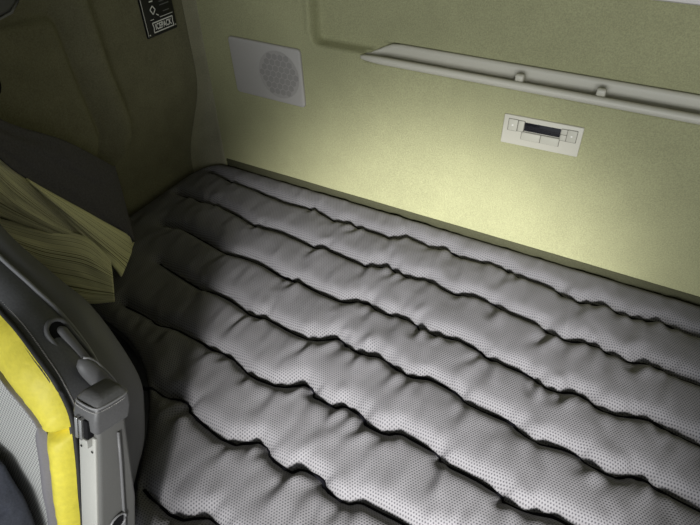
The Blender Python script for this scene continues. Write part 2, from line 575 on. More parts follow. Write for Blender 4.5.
# stitch lines of the quilting on the mattress top, in metres
LINES = {
 'A': [(-0.946,0.922),(-0.896,0.919),(-0.844,0.908),(-0.798,0.910),(-0.770,0.909),(-0.670,0.896),(-0.638,0.898),(-0.602,0.905),(-0.550,0.892),(-0.528,0.886),(-0.496,0.896),(-0.471,0.889),(-0.419,0.887),(-0.386,0.885),(-0.370,0.897),(-0.356,0.909),(-0.324,0.903),(-0.292,0.902),(-0.271,0.911),(-0.240,0.906),(-0.224,0.897),(-0.194,0.902),(-0.173,0.909),(-0.126,0.906),(-0.100,0.896),(-0.056,0.894),(-0.035,0.892),(-0.013,0.889),(-0.000,0.877),(0.027,0.876),(0.053,0.887),(0.085,0.886),(0.100,0.879),(0.128,0.879),(0.157,0.891),(0.183,0.891),(0.205,0.883),(0.237,0.884)],
 'B': [(-0.941,0.800),(-0.900,0.806),(-0.857,0.802),(-0.827,0.810),(-0.782,0.804),(-0.746,0.800),(-0.708,0.788),(-0.677,0.783),(-0.629,0.790),(-0.599,0.788),(-0.554,0.784),(-0.526,0.780),(-0.502,0.787),(-0.473,0.784),(-0.427,0.779),(-0.387,0.777),(-0.360,0.798),(-0.342,0.797),(-0.327,0.790),(-0.294,0.788),(-0.271,0.800),(-0.249,0.799),(-0.230,0.792),(-0.196,0.787),(-0.173,0.797),(-0.138,0.798),(-0.116,0.796),(-0.102,0.786),(-0.065,0.783),(-0.020,0.779),(-0.003,0.767),(0.028,0.765),(0.051,0.776),(0.076,0.776),(0.094,0.768),(0.133,0.764),(0.151,0.775),(0.178,0.776),(0.197,0.768),(0.243,0.767)],
 'C': [(-0.880,0.681),(-0.828,0.695),(-0.784,0.689),(-0.684,0.672),(-0.652,0.677),(-0.627,0.679),(-0.586,0.677),(-0.553,0.669),(-0.518,0.665),(-0.495,0.670),(-0.470,0.665),(-0.428,0.660),(-0.385,0.659),(-0.360,0.678),(-0.337,0.682),(-0.319,0.672),(-0.291,0.673),(-0.270,0.680),(-0.232,0.676),(-0.224,0.668),(-0.182,0.669),(-0.164,0.675),(-0.125,0.672),(-0.100,0.666),(-0.093,0.659),(-0.050,0.657),(-0.016,0.656),(0.003,0.646),(0.022,0.642),(0.040,0.644),(0.055,0.653),(0.079,0.653),(0.103,0.638),(0.138,0.643),(0.159,0.654),(0.187,0.655),(0.203,0.649),(0.248,0.646)],
 'D': [(-0.795,0.580),(-0.698,0.565),(-0.661,0.559),(-0.632,0.564),(-0.598,0.563),(-0.558,0.555),(-0.526,0.546),(-0.499,0.554),(-0.475,0.551),(-0.429,0.545),(-0.388,0.545),(-0.353,0.573),(-0.334,0.571),(-0.319,0.561),(-0.288,0.561),(-0.268,0.570),(-0.241,0.567),(-0.228,0.560),(-0.193,0.555),(-0.174,0.565),(-0.147,0.567),(-0.106,0.561),(-0.095,0.552),(-0.058,0.550),(-0.013,0.550),(0.001,0.539),(0.032,0.533),(0.047,0.536),(0.066,0.540),(0.091,0.540),(0.102,0.532),(0.141,0.528),(0.163,0.543),(0.183,0.547),(0.198,0.540),(0.232,0.538),(0.254,0.536)],
 'E': [(-0.765,0.451),(-0.702,0.450),(-0.673,0.442),(-0.638,0.451),(-0.566,0.447),(-0.542,0.442),(-0.506,0.446),(-0.477,0.440),(-0.441,0.428),(-0.382,0.433),(-0.351,0.459),(-0.328,0.455),(-0.322,0.443),(-0.283,0.443),(-0.268,0.453),(-0.244,0.452),(-0.226,0.445),(-0.220,0.437),(-0.183,0.437),(-0.169,0.450),(-0.135,0.448),(-0.096,0.444),(-0.090,0.433),(-0.037,0.433),(0.007,0.426),(0.012,0.418),(0.048,0.420),(0.072,0.429),(0.090,0.428),(0.112,0.427)],
 'F': [(-0.614,0.317),(-0.585,0.320),(-0.566,0.325),(-0.541,0.324),(-0.520,0.333),(-0.494,0.332),(-0.486,0.320),(-0.391,0.305),(-0.358,0.333),(-0.335,0.330),(-0.324,0.318),(-0.286,0.313),(-0.272,0.327),(-0.233,0.327),(-0.225,0.314),(-0.187,0.310),(-0.172,0.323),(-0.141,0.323),(-0.109,0.324),(-0.086,0.323)],
 'G': [(-0.456,0.187),(-0.384,0.177),(-0.352,0.203),(-0.323,0.200),(-0.314,0.192)],
}

CORNERS = {}
for k_, ln in LINES.items():
    ext = [p for p in ln if p[0] > ln[-1][0] - 0.47]
    while ln[-1][0] < 1.12:
        dx = ln[-1][0] - ext[0][0] + 0.02
        dy = ln[-1][1] - ext[0][1]
        ln += [(p[0] + dx, p[1] + dy) for p in ext]
    sm_ = [ln[0]]
    for p, q in zip(ln[:-1], ln[1:]):                   # round the corners a little, as thread does
        sm_ += [(p[0] * 0.78 + q[0] * 0.22, p[1] * 0.78 + q[1] * 0.22), (p[0] * 0.22 + q[0] * 0.78, p[1] * 0.22 + q[1] * 0.78)]
    LINES[k_] = [p for p in sm_ if p[0] < 1.15]
    CORNERS[k_] = [p for p in ln if p[0] < 1.15]

mattress = empty('mattress', (-0.1, 0.55, 0.60), 'dark grey quilted sleeper mattress with wavy black seams, lying against the olive felt rear wall', 'mattress')
gx = axis([(-0.985, 0.0036), (0.42, 0.011), (1.18, 0.01)], None)
gy = axis([(0.10, 0.0036), (0.970, 0.0036)], None)
X, Y = np.meshgrid(gx, gy)
ins = inside(X, Y, OUTLINE)
d, bx_, by_ = seg_dist(X, Y, OUTLINE, True)
sd = np.where(ins, d, -d)
outm = ~ins
X = np.where(outm, bx_, X); Y = np.where(outm, by_, Y)
dl = np.full(X.shape, 1e9)
for ln in LINES.values():
    dl = np.minimum(dl, seg_dist(X, Y, ln)[0])
Z = np.zeros_like(X)
Z -= 0.0165 * np.exp(-(dl / 0.0112) ** 1.5)
Z -= 0.0060 * np.exp(-dl / 0.022)
# tension wrinkles springing from the corners of the stitching
rs = np.random.RandomState(11)
for name_, ln in CORNERS.items():
    for i in range(1, len(ln) - 1):
        a, b, c = np.array(ln[i - 1]), np.array(ln[i]), np.array(ln[i + 1])
        u1, u2 = (b - a) / np.hypot(*(b - a)), (c - b) / np.hypot(*(c - b))
        turn = u1[0] * u2[1] - u1[1] * u2[0]
        if abs(turn) < 0.22 or b[0] > 0.5:
            continue
        for sgn in (-1, 1):
            if rs.rand() > (0.95 if sgn < 0 else 0.5):
                continue
            L = rs.uniform(0.035, 0.095) * (1 if sgn < 0 else 0.6)
            ang = math.radians(rs.uniform(-28, 14) + (-90 if sgn < 0 else 90))
            dv = np.array([math.cos(ang), math.sin(ang)])
            nv = np.array([-dv[1], dv[0]])
            amp = rs.uniform(0.0022, 0.0056) * (1 if sgn < 0 else 0.7)
            wd = rs.uniform(0.0055, 0.0085)
            k = (np.abs(X - b[0]) < 0.13) & (np.abs(Y - b[1]) < 0.13)
            t = (X[k] - b[0]) * dv[0] + (Y[k] - b[1]) * dv[1]
            s = (X[k] - b[0]) * nv[0] + (Y[k] - b[1]) * nv[1] + 0.004 * np.sin(t * 40 + i)
            fade = sstep(0.0, 0.014, t) * (1 - sstep(L * 0.35, L, t))
            wdt = wd * (1 + t / 0.10)
            Z[k] += amp * fade * (-np.exp(-(s / wdt) ** 2) + 0.65 * np.exp(-((s - 1.8 * wdt) / wdt) ** 2))
# loose cloth ripples running across the rows
puff = 1 - np.exp(-(dl / 0.018) ** 2)
slant = X + 0.22 * Y
Z += puff * 0.0058 * value_noise(slant, Y * 0.22, 34, 21)
Z += puff * 0.0034 * value_noise(X + 0.1 * Y, Y * 0.35, 70, 22)
Z += 0.006 * value_noise(X, Y, 6, 23)
# behind the seat the cloth is bunched by the cut corner
bun = np.exp(-(((X + 0.56) / 0.10) ** 2 + ((Y - 0.36) / 0.09) ** 2))
Z += bun * 0.006 * value_noise(X * 0.4 - Y * 0.5, X + Y, 38, 25)
TOP = 0.7005
edge = np.clip(sd, 0, 0.03)
Z = Z * sstep(0.0, 0.02, sd) + TOP - 0.011 * (1 - edge / 0.03) ** 2.6
Z = np.where(outm, TOP - 0.015, Z)
nr, nc = X.shape
far = (sd < -0.006)
V = np.stack([X, Y, Z], -1).reshape(-1, 3)
fo = far.reshape(-1)
F = [f for f in grid_faces(nr, nc) if not all(fo[i] for i in f)]
used = sorted({i for f in F for i in f})
remap = {o_: n_ for n_, o_ in enumerate(used)}
from_data('top_panel', V[used], [[remap[i] for i in f] for f in F], M['mesh_fabric'], mattress)
SIDE = [(x, y) for x, y in OUTLINE]
rows = []
for z, ins_ in ((0.676, 0.0), (0.665, -0.004), (0.640, -0.004), (0.612, -0.001), (0.600, 0.006)):
    r = []
    for i, (x, y) in enumerate(SIDE):
        a, b = SIDE[i - 1], SIDE[(i + 1) % len(SIDE)]
        t = np.array([b[0] - a[0], b[1] - a[1]]); t /= np.hypot(*t)
        n_ = np.array([-t[1], t[0]])            # inward for this winding
        r.append((x + n_[0] * ins_, y + n_[1] * ins_, z))
    r.append(r[0])
    rows.append(r)
v, f = loft(rows)
from_data('side_panel', v, f, M['side_fabric'], mattress)
tube('piping', [(x, y, 0.677) for x, y in OUTLINE], 0.0042, M['piping_dark'], mattress, 6, True)


def mattress_z(x, y):
    i = np.argmin(np.abs(gx - x)); j = np.argmin(np.abs(gy - y))
    return Z[j, i]


for name_, ln in LINES.items():
    sm = []
    for i in range(len(ln) - 1):
        a, b = np.array(ln[i]), np.array(ln[i + 1])
        k = max(1, int(np.hypot(*(b - a)) / 0.008))
        sm += [a + (b - a) * j / k for j in range(k)]
    pts = [(p[0], p[1] - 0.0010, mattress_z(*p) - 0.0004) for p in sm]
    rad = [0.0034 + 0.0022 * noise.noise(Vector((p[0] * 19, p[1] * 31, 2.0))) for p in sm]  # black thread, thickened to paint in the shade of the grooves
    tube('quilting_seam_shade', pts, rad, M['seam'], mattress, 6)

# ------------------------------------------------------------------ things on the rear wall
# open tray shelf: one moulded channel whose left end tapers into the lip
shelf = empty('storage_shelf', (0.3, WALL_Y, 1.04), 'long warm grey moulded storage tray with an open trough, set into the olive rear wall', 'shelf')
END = -0.505
prof = [(0.975, 1.0435), (0.960, 1.0440), (0.954, 1.0465), (0.9515, 1.0515), (0.953, 1.0572), (0.957, 1.0598), (0.963, 1.0590), (0.9705, 1.0545),
        (0.9735, 1.034), (0.978, 1.028), (0.986, 1.028), (0.9905, 1.034), (0.9925, 1.050), (0.993, 1.068), (0.9945, 1.0735), (0.999, 1.0755), (1.004, 1.072)]
xs = list(END + np.array([0, .002, .006, .012, .020, .030, .042, .055, .075, .1])) + list(np.linspace(-0.36, 1.19, 40))
rows = []
for x in xs:
    t = min(1.0, (x - END) / 0.062)
    k = math.sqrt(max(0, 1 - (1 - t) ** 2)) if t < 1 else 1.0          # lip and back meet in a rounded point
    kb = float(sstep(0.0, 1.0, (x + 0.506) / 0.066))
    r = []
    for i, (y, z) in enumerate(prof):
        if i <= 7:
            yy = 0.966 + (y - 0.966) * min(1, 0.35 + 0.65 * k)
            zz = 1.051 + (z - 1.051) * min(1, 0.30 + 0.70 * k)
        else:
            yy = 0.966 + (y - 0.966) * min(1, 0.25 + 0.75 * k)
            zz = 1.053 + (z - 1.053) * kb
        r.append((x, yy, zz))
    rows.append(r)
cap = [(END - 0.003, 0.966, 1.052)] * len(prof)
v, f = loft([cap] + rows)
tray = from_data('tray', v, f, M['grey_plastic'], shelf)
for x in (-0.190, -0.052, 0.17, 0.38):
    bm = bmesh.new()
    dp = []
    for (y, z) in [(0.9735, 1.040), (0.964, 1.0590), (0.964, 1.067), (0.968, 1.0705), (0.976, 1.069), (0.984, 1.062), (0.990, 1.048), (0.991, 1.034), (0.972, 1.030)]:
        dp.append((y, z))
    A = [bm.verts.new((x - 0.0075, y, z)) for y, z in dp]
    B = [bm.verts.new((x + 0.0075, y, z)) for y, z in dp]
    bm.faces.new(A); bm.faces.new(B[::-1])
    for i in range(len(dp)):
        bm.faces.new((A[i], B[i], B[(i + 1) % len(dp)], A[(i + 1) % len(dp)]))
    bevel(from_bm('divider', bm, M['grey_plastic'], shelf), 0.003, 3)

# square speaker cover with a round field of hexagonal holes
spk = empty('speaker_cover', (-0.747, WALL_Y, 0.912), 'grey square speaker cover with a round honeycomb grille near the left corner', 'speaker')
SP = [(-0.842, 1.0425), (-0.651, 1.041), (-0.647, 0.9115), (-0.837, 0.9145)]


def round_poly(pts, r, seg=5):
    out = []
    n = len(pts)
    for i in range(n):
        p, a, b = np.array(pts[i]), np.array(pts[i - 1]), np.array(pts[(i + 1) % n])
        u, w = (a - p) / np.hypot(*(a - p)), (b - p) / np.hypot(*(b - p))
        s, e = p + u * r, p + w * r
        for k in range(seg + 1):
            t = k / seg
            out.append(tuple((1 - t) ** 2 * s + 2 * t * (1 - t) * p + t * t * e))
    return out


plate('faceplate', round_poly(SP, 0.010), WALL_Y + 0.003, WALL_Y - 0.007, M['speaker_plastic'], spk, 0.003)
bm = bmesh.new()
bm.faces.new([bm.verts.new((-0.710 + 0.0535 * math.cos(a), WALL_Y - 0.0072, 0.977 + 0.0535 * math.sin(a))) for a in np.linspace(0, 2 * math.pi, 41)[:-1]])
from_bm('grille_disc', bm, M['speaker_disc'], spk)
bm = bmesh.new()
hp = 0.0150
for i in range(-7, 8):
    for j in range(-7, 8):
        hx = hp * (i + 0.5 * (j % 2)); hz = hp * 0.866 * j
        if math.hypot(hx, hz) > 0.0490:
            continue
        c = [bm.verts.new((-0.710 + hx + 0.0072 * math.cos(math.radians(60 * k + 30)), WALL_Y - 0.0076, 0.977 + hz + 0.0072 * math.sin(math.radians(60 * k + 30)))) for k in range(6)]
        e = [bm.verts.new((q.co.x, WALL_Y - 0.0070, q.co.z)) for q in c]
        bm.faces.new(c)
        for k in range(6):
            bm.faces.new((c[k], e[k], e[(k + 1) % 6], c[(k + 1) % 6]))
from_bm('grille', bm, M['speaker_hole'], spk)

# bunk control panel
ctl = empty('control_panel', (-0.131, WALL_Y, 0.937), 'small grey control panel with dark display and buttons below the wall tray', 'control panel')
TILT = Matrix.Translation((-0.131, 0, 0.967)) @ Matrix.Rotation(math.radians(-1.2), 4, 'Y') @ Matrix.Translation((0.131, 0, -0.967))


def cplate(name, x0, z0, x1, z1, yb, yf, m, r=0.0015, bv=0.0006, parent=ctl):
    return plate(name, rounded_rect(x0, z0, x1, z1, r, 3), WALL_Y + yb, WALL_Y + yf, m, parent, bv, TILT)


cplate('bezel', -0.2025, 0.9385, -0.0605, 0.9955, 0.003, -0.0050, M['grey_plastic'], 0.002, 0.0012)
cplate('display', -0.163, 0.970, -0.098, 0.9865, -0.004, -0.0056, M['display'], 0.001, 0.0002)
for g_ in ((-0.1935, 0.9655, -0.1750, 0.9895), (-0.0870, 0.9645, -0.0685, 0.9885), (-0.1665, 0.9515, -0.0965, 0.9690), (-0.0978, 0.9645, -0.0862, 0.9880), (-0.1755, 0.9665, -0.1625, 0.9890)):
    cplate('button_gap_shade', *g_, -0.004, -0.0056, M['gap'])  # dark plates that paint the shade in the gaps round the buttons
b1 = cplate('button', -0.1925, 0.9665, -0.176, 0.9885, -0.004, -0.0066, M['button'])
cplate('button_mark', -0.1862, 0.9762, -0.1828, 0.9790, -0.006, -0.0071, M['mark'], 0.001, 0.0, b1)
b2 = cplate('button', -0.0860, 0.9655, -0.0695, 0.9875, -0.004, -0.0066, M['button'])
cplate('button_mark', -0.0795, 0.9752, -0.0761, 0.9780, -0.006, -0.0071, M['mark'], 0.001, 0.0, b2)
cplate('button', -0.1655, 0.9525, -0.1312, 0.9672, -0.004, -0.0072, M['button'])
cplate('button', -0.1302, 0.9525, -0.0975, 0.9672, -0.004, -0.0072, M['button'])
cplate('button', -0.0972, 0.9772, -0.0868, 0.9870, -0.004, -0.0064, M['button'])
cplate('button', -0.0972, 0.9655, -0.0868, 0.9762, -0.004, -0.0064, M['button'])
cplate('button', -0.1745, 0.9675, -0.1640, 0.9880, -0.004, -0.0064, M['button'])

# pale rail at the top right of the wall
rows = []
for x in np.linspace(-0.14, 1.19, 30):
    rows.append([(x, y, z) for y, z in [(1.003, 1.2155), (0.955, 1.215), (0.951, 1.2175), (0.950, 1.224), (0.950, 1.252), (0.955, 1.257), (1.003, 1.257)]])
v, f = loft(rows)
rail = from_data('wall_rail', v, f, M['rail'])
bm = bmesh.new(); bm.from_mesh(rail.data)
bm.faces.new([bm.verts[i] if False else bm.verts[:][i] for i in range(7)][::-1])
bm.to_mesh(rail.data); bm.free()
sharp(rail)
tag(rail, 'pale grey rail along the top of the rear wall above the tray', 'rail')

# ------------------------------------------------------------------ things on the left wall
LX = -0.9285
plq = empty('notice_plate', (LX, 0.86, 1.066), 'black notice plate with white print and framed name on the left wall', 'plate')
bm = bmesh.new()
add_box(bm, (LX - 0.004, 0.817, 1.066), (LX + 0.0015, 0.904, 1.215))
bevel(from_bm('backing', bm, M['black_label'], plq), 0.001, 2)


def text_mesh(name, body, size, y, z, m, parent, x=LX + 0.0019, rot=0.0, squeeze=1.0):
    cu = bpy.data.curves.new(name, 'FONT')
    cu.body = body; cu.size = size; cu.align_x = 'CENTER'; cu.align_y = 'CENTER'
    cu.offset = 0.0004
    to = bpy.data.objects.new(name, cu)
    COL.objects.link(to)
    bpy.context.view_layer.update()
    me = bpy.data.meshes.new_from_object(to.evaluated_get(bpy.context.evaluated_depsgraph_get()))
    bpy.data.objects.remove(to)
    c, s = math.cos(rot), math.sin(rot)
    for v in me.vertices:
        a, b = v.co.x * squeeze, v.co.y
        v.co = (x, y + a * c - b * s, z + a * s + b * c)
    me.materials.clear()
    return link(name, me, m, parent, False)


def bars(name, segs, w, m, parent, x=LX + 0.0018):
    bm = bmesh.new()
    for (y0, z0), (y1, z1) in segs:
        a, b = Vector((0, y0, z0)), Vector((0, y1, z1))
        t = (b - a).normalized(); n = Vector((0, -t.z, t.y)) * w / 2
        vs = [bm.verts.new((x, p.y, p.z)) for p in (a - n, b - n, b + n, a + n)]
        bm.faces.new(vs)
    o = from_bm(name, bm, m, parent)
    return o


fr = [(0.836, 1.0925), (0.895, 1.0925), (0.893, 1.083), (0.895, 1.0735), (0.836, 1.0735), (0.838, 1.083)]
bars('name_frame', [(fr[i], fr[(i + 1) % 6]) for i in range(6)], 0.0022, M['label_white'], plq)
text_mesh('name_print', 'ICEPACK', 0.0165, 0.8655, 1.083, M['label_white'], plq, squeeze=0.72)
bars('rule_line', [((0.860, 1.099), (0.898, 1.099)), ((0.833, 1.099), (0.843, 1.099)), ((0.8185, 1.070), (0.8185, 1.21))], 0.0012, M['label_white'], plq)
# small pictograms of the upper part: a bolt figure and rows of fine print
bars('pictogram', [((0.838, 1.118), (0.846, 1.124)), ((0.846, 1.124), (0.852, 1.116)), ((0.852, 1.116), (0.844, 1.108)), ((0.844, 1.108), (0.838, 1.118)),
                   ((0.852, 1.107), (0.858, 1.103)), ((0.840, 1.133), (0.850, 1.133)), ((0.838, 1.150), (0.854, 1.150)), ((0.838, 1.158), (0.854, 1.158)), ((0.838, 1.150), (0.838, 1.158)), ((0.854, 1.150), (0.854, 1.158))], 0.0022, M['label_white'], plq)
bars('fine_print', [((0.872, 1.108), (0.890, 1.108)), ((0.866, 1.150), (0.893, 1.150)), ((0.866, 1.143), (0.893, 1.143)), ((0.866, 1.128), (0.893, 1.128)), ((0.866, 1.121), (0.893, 1.121)), ((0.866, 1.135), (0.893, 1.135))], 0.0018, M['label_grey'], plq)
bars('rivet', [((0.8215, 1.072), (0.8245, 1.072))], 0.0025, M['label_white'], plq)
bars('rivet', [((0.899, 1.0735), (0.901, 1.0735))], 0.0025, M['label_white'], plq)

# dark oval knob and grey bracket at the edge of the moulded panel
bm = bmesh.new()
bmesh.ops.create_uvsphere(bm, u_segments=20, v_segments=12, radius=1.0)
for v in bm.verts:
    v.co = Vector((-0.914 + v.co.x * 0.012, 0.462 + v.co.y * 0.019, 1.107 + v.co.z * 0.026))
tag(from_bm('coat_knob', bm, M['dark_void'], None, True), 'dark oval knob on the moulded panel of the left wall', 'knob')

brk = empty('wall_bracket', (-0.925, 0.54, 1.19), 'small grey wedge bracket above the moulded panel of the left wall', 'bracket')
WB = [(0.515, 1.187), (0.545, 1.192), (0.572, 1.212), (0.50, 1.222)]
bm = bmesh.new()
A = [bm.verts.new((-0.935, y, z)) for y, z in WB]; B = [bm.verts.new((-0.916, y, z)) for y, z in WB]
bm.faces.new(A); bm.faces.new(B[::-1])
for i in range(4):
    bm.faces.new((A[i], B[i], B[(i + 1) % 4], A[(i + 1) % 4]))
bevel(from_bm('bracket_body', bm, M['shell'], brk), 0.003)
tube('bracket_rim', [(-0.914, y, z) for y, z in WB], 0.0022, M['silver'], brk, 6, True)

# ------------------------------------------------------------------ curtain
CURT_DARK_TOP= [(-0.85, 0.423, 1.075), (-0.87, 0.524, 0.985), (-0.898, 0.614, 0.881), (-0.9, 0.623, 0.857), (-0.855, 0.58, 0.731)]
CURT_DARK_BOT= [(-0.812, 0.379, 1.041), (-0.832, 0.42, 0.966), (-0.842, 0.475, 0.879), (-0.845, 0.499, 0.847), (-0.855, 0.573, 0.728)]
U_TOP= [(-0.81, 0.378, 1.042), (-0.83, 0.419, 0.967), (-0.84, 0.482, 0.871), (-0.85, 0.563, 0.753), (-0.855, 0.576, 0.722)]
U_MID= [(-0.815, 0.36, 0.997), (-0.815, 0.422, 0.921), (-0.82, 0.473, 0.847), (-0.825, 0.516, 0.756), (-0.835, 0.538, 0.719)]
U_BOT= [(-0.855, 0.358, 0.933), (-0.845, 0.405, 0.875), (-0.835, 0.463, 0.815), (-0.815, 0.484, 0.747), (-0.815, 0.489, 0.705)]
L_TOP= [(-0.87, 0.362, 0.919), (-0.85, 0.409, 0.875), (-0.825, 0.461, 0.83), (-0.79, 0.472, 0.776)]
L_BOT= [(-0.9, 0.339, 0.829), (-0.87, 0.361, 0.755), (-0.8, 0.391, 0.727), (-0.755, 0.427, 0.719)]
HEM_TOP= [(-0.822, 0.406, 0.986), (-0.828, 0.45, 0.923), (-0.84, 0.504, 0.841), (-0.85, 0.563, 0.753), (-0.855, 0.577, 0.725)]
HEM_MID= [(-0.818, 0.406, 0.983), (-0.815, 0.439, 0.913), (-0.822, 0.478, 0.834), (-0.83, 0.523, 0.743), (-0.835, 0.539, 0.713)]
HEM_BOT= [(-0.822, 0.409, 0.975), (-0.822, 0.438, 0.888), (-0.826, 0.465, 0.817), (-0.822, 0.489, 0.743), (-0.802, 0.486, 0.716)]
IN_TOP= [(-0.82, 0.383, 1.037), (-0.828, 0.409, 0.982), (-0.832, 0.441, 0.895), (-0.834, 0.466, 0.824)]
IN_MID= [(-0.83, 0.368, 0.992), (-0.832, 0.385, 0.949), (-0.833, 0.422, 0.881), (-0.835, 0.465, 0.819)]
IN_BOT= [(-0.855, 0.358, 0.933), (-0.848, 0.397, 0.881), (-0.842, 0.428, 0.847), (-0.838, 0.468, 0.809)]

curtain = empty('curtain', (-0.85, 0.35, 1.9), 'charcoal curtain with striped olive lining, bunched between the seat and the left wall', 'curtain')


def cloth(name, rows, nu, nv, m, parent, thick=0.0016, wav=0.0, seed=1):
    R = [spline(r, nu) for r in rows]
    G = np.array([spline([R[k][i] for k in range(len(R))], nv) if len(R) > 2 else np.linspace(R[0][i], R[1][i], nv) for i in range(nu)])
    # ripple along the surface normal
    du = np.gradient(G, axis=0); dv = np.gradient(G, axis=1)
    N = np.cross(du, dv); N /= np.linalg.norm(N, axis=2, keepdims=True) + 1e-9
    U, W = np.meshgrid(np.linspace(0, 1, nu), np.linspace(0, 1, nv), indexing='ij')
    amp = wav * value_noise(U * 0.5, W, 7, seed) + 0.4 * wav * value_noise(U * 0.7, W, 16, seed + 1)
    G = G + N * amp[..., None]
    v = G.reshape(-1, 3)
    uv = np.stack([U, W], -1).reshape(-1, 2)
    o = from_data(name, v, grid_faces(nu, nv), m, parent, True, uv)
    s = o.modifiers.new('thickness', 'SOLIDIFY'); s.thickness = thick; s.offset = 0
    return o


hang_top = [(-0.88, 0.16, 1.97), (-0.85, 0.22, 1.97), (-0.89, 0.29, 1.97), (-0.86, 0.36, 1.97)]
hang_mid = [(-0.86, 0.22, 1.60), (-0.83, 0.26, 1.60), (-0.87, 0.31, 1.60), (-0.84, 0.36, 1.60)]
hang_low = [(-0.80, 0.33, 1.25), (-0.81, 0.35, 1.26), (-0.82, 0.365, 1.26), (-0.835, 0.38, 1.25)]
outer_top = [(-0.835, 0.375, 1.16)] + CURT_DARK_TOP
outer_bot = [(-0.80, 0.35, 1.15)] + CURT_DARK_BOT
mid = [tuple(0.5 * (np.array(a) + np.array(b)) + np.array([0.010, -0.006, 0.002])) for a, b in zip(outer_top, outer_bot)]
cloth('outer_panel', [outer_top, mid, outer_bot], 60, 24, M['curtain_dark'], curtain, 0.002, 0.006, 31)
cloth('hanging_pleats', [hang_top, hang_mid, hang_low, [outer_bot[0], mid[0], (-0.825, 0.362, 1.158), outer_top[0]]], 40, 40, M['curtain_dark'], curtain, 0.002, 0.004, 41)
cloth('lining_hem', [HEM_TOP, HEM_MID, HEM_BOT], 60, 20, M['lining_hem'], curtain, 0.003, 0.003, 51)
ut = [(-0.80, 0.352, 1.11)] + IN_TOP
um = [(-0.815, 0.342, 1.06)] + IN_MID
ub = [(-0.86, 0.335, 0.98)] + IN_BOT
cloth('lining', [ut, um, ub], 70, 26, M['lining'], curtain, 0.002, 0.004, 53)
lt = [(-0.885, 0.335, 0.96)] + L_TOP
lb = [(-0.92, 0.325, 0.88)] + L_BOT
o = cloth('lining', [lt, [tuple(0.5 * (np.array(a) + np.array(b)) + np.array([0.006, -0.004, 0])) for a, b in zip(lt, lb)], lb], 70, 30, M['lining'], curtain, 0.002, 0.006, 61)

# ------------------------------------------------------------------ driver's seat
SC = -0.735                                            # centre line of the seat
seat = empty('driver_seat', (SC, 0.0, 0.0), 'black and grey driver seat with yellow quilted bolsters, seen from its right shoulder', 'seat')
# stations from the headrest down: shell edge, piping, outer and inner seam of the bolster
ST = [
    ((-0.650, 0.300, 1.290), (-0.640, 0.265, 1.300), (-0.645, 0.222, 1.300), (-0.675, 0.206, 1.270)),
    ((-0.642, 0.288, 1.210), (-0.630, 0.252, 1.220), (-0.634, 0.207, 1.220), (-0.665, 0.190, 1.190)),
    ((-0.640, 0.268, 1.130), (-0.624, 0.232, 1.140), (-0.626, 0.196, 1.130), (-0.655, 0.175, 1.090)),
    ((-0.620, 0.255, 1.067), (-0.600, 0.222, 1.075), (-0.600, 0.190, 1.065), (-0.625, 0.160, 1.012)),
    ((-0.565, 0.262, 0.999), (-0.545, 0.222, 1.024), (-0.545, 0.181, 1.024), (-0.580, 0.153, 0.973)),
    ((-0.530, 0.267, 0.964), (-0.510, 0.221, 0.997), (-0.510, 0.174, 1.016), (-0.545, 0.150, 0.958)),
    ((-0.495, 0.264, 0.908), (-0.475, 0.215, 0.963), (-0.475, 0.165, 0.999), (-0.510, 0.141, 0.954)),
    ((-0.472, 0.257, 0.857), (-0.452, 0.206, 0.929), (-0.452, 0.159, 0.977), (-0.487, 0.137, 0.933)),
    ((-0.460, 0.241, 0.826), (-0.440, 0.198, 0.898), (-0.440, 0.153, 0.946), (-0.475, 0.134, 0.920)),
    ((-0.454, 0.217, 0.776), (-0.434, 0.178, 0.848), (-0.434, 0.144, 0.919), (-0.469, 0.130, 0.909)),
    ((-0.452, 0.191, 0.743), (-0.430, 0.158, 0.811), (-0.430, 0.127, 0.874), (-0.465, 0.114, 0.864)),
    ((-0.456, 0.165, 0.700), (-0.428, 0.138, 0.771), (-0.428, 0.111, 0.833), (-0.463, 0.098, 0.822)),
    ((-0.462, 0.136, 0.650), (-0.428, 0.117, 0.726), (-0.428, 0.095, 0.786), (-0.463, 0.083, 0.771)),
    ((-0.464, 0.105, 0.540), (-0.432, 0.080, 0.630), (-0.432, 0.055, 0.680), (-0.467, 0.045, 0.670)),
    ((-0.458, 0.080, 0.460), (-0.438, 0.050, 0.530), (-0.438, 0.020, 0.560), (-0.473, 0.010, 0.550)),
]
NS = 90
OUT = spline([s[0] for s in ST], NS)
PIP = spline([s[1] for s in ST], NS)
YO = spline([s[2] for s in ST], NS)
YI = spline([s[3] for s in ST], NS)


def mir(p, on):
    return np.array([2 * SC - p[0], p[1], p[2]]) if on else np.array(p)


def norm(v):
    return v / (np.linalg.norm(v) + 1e-12)


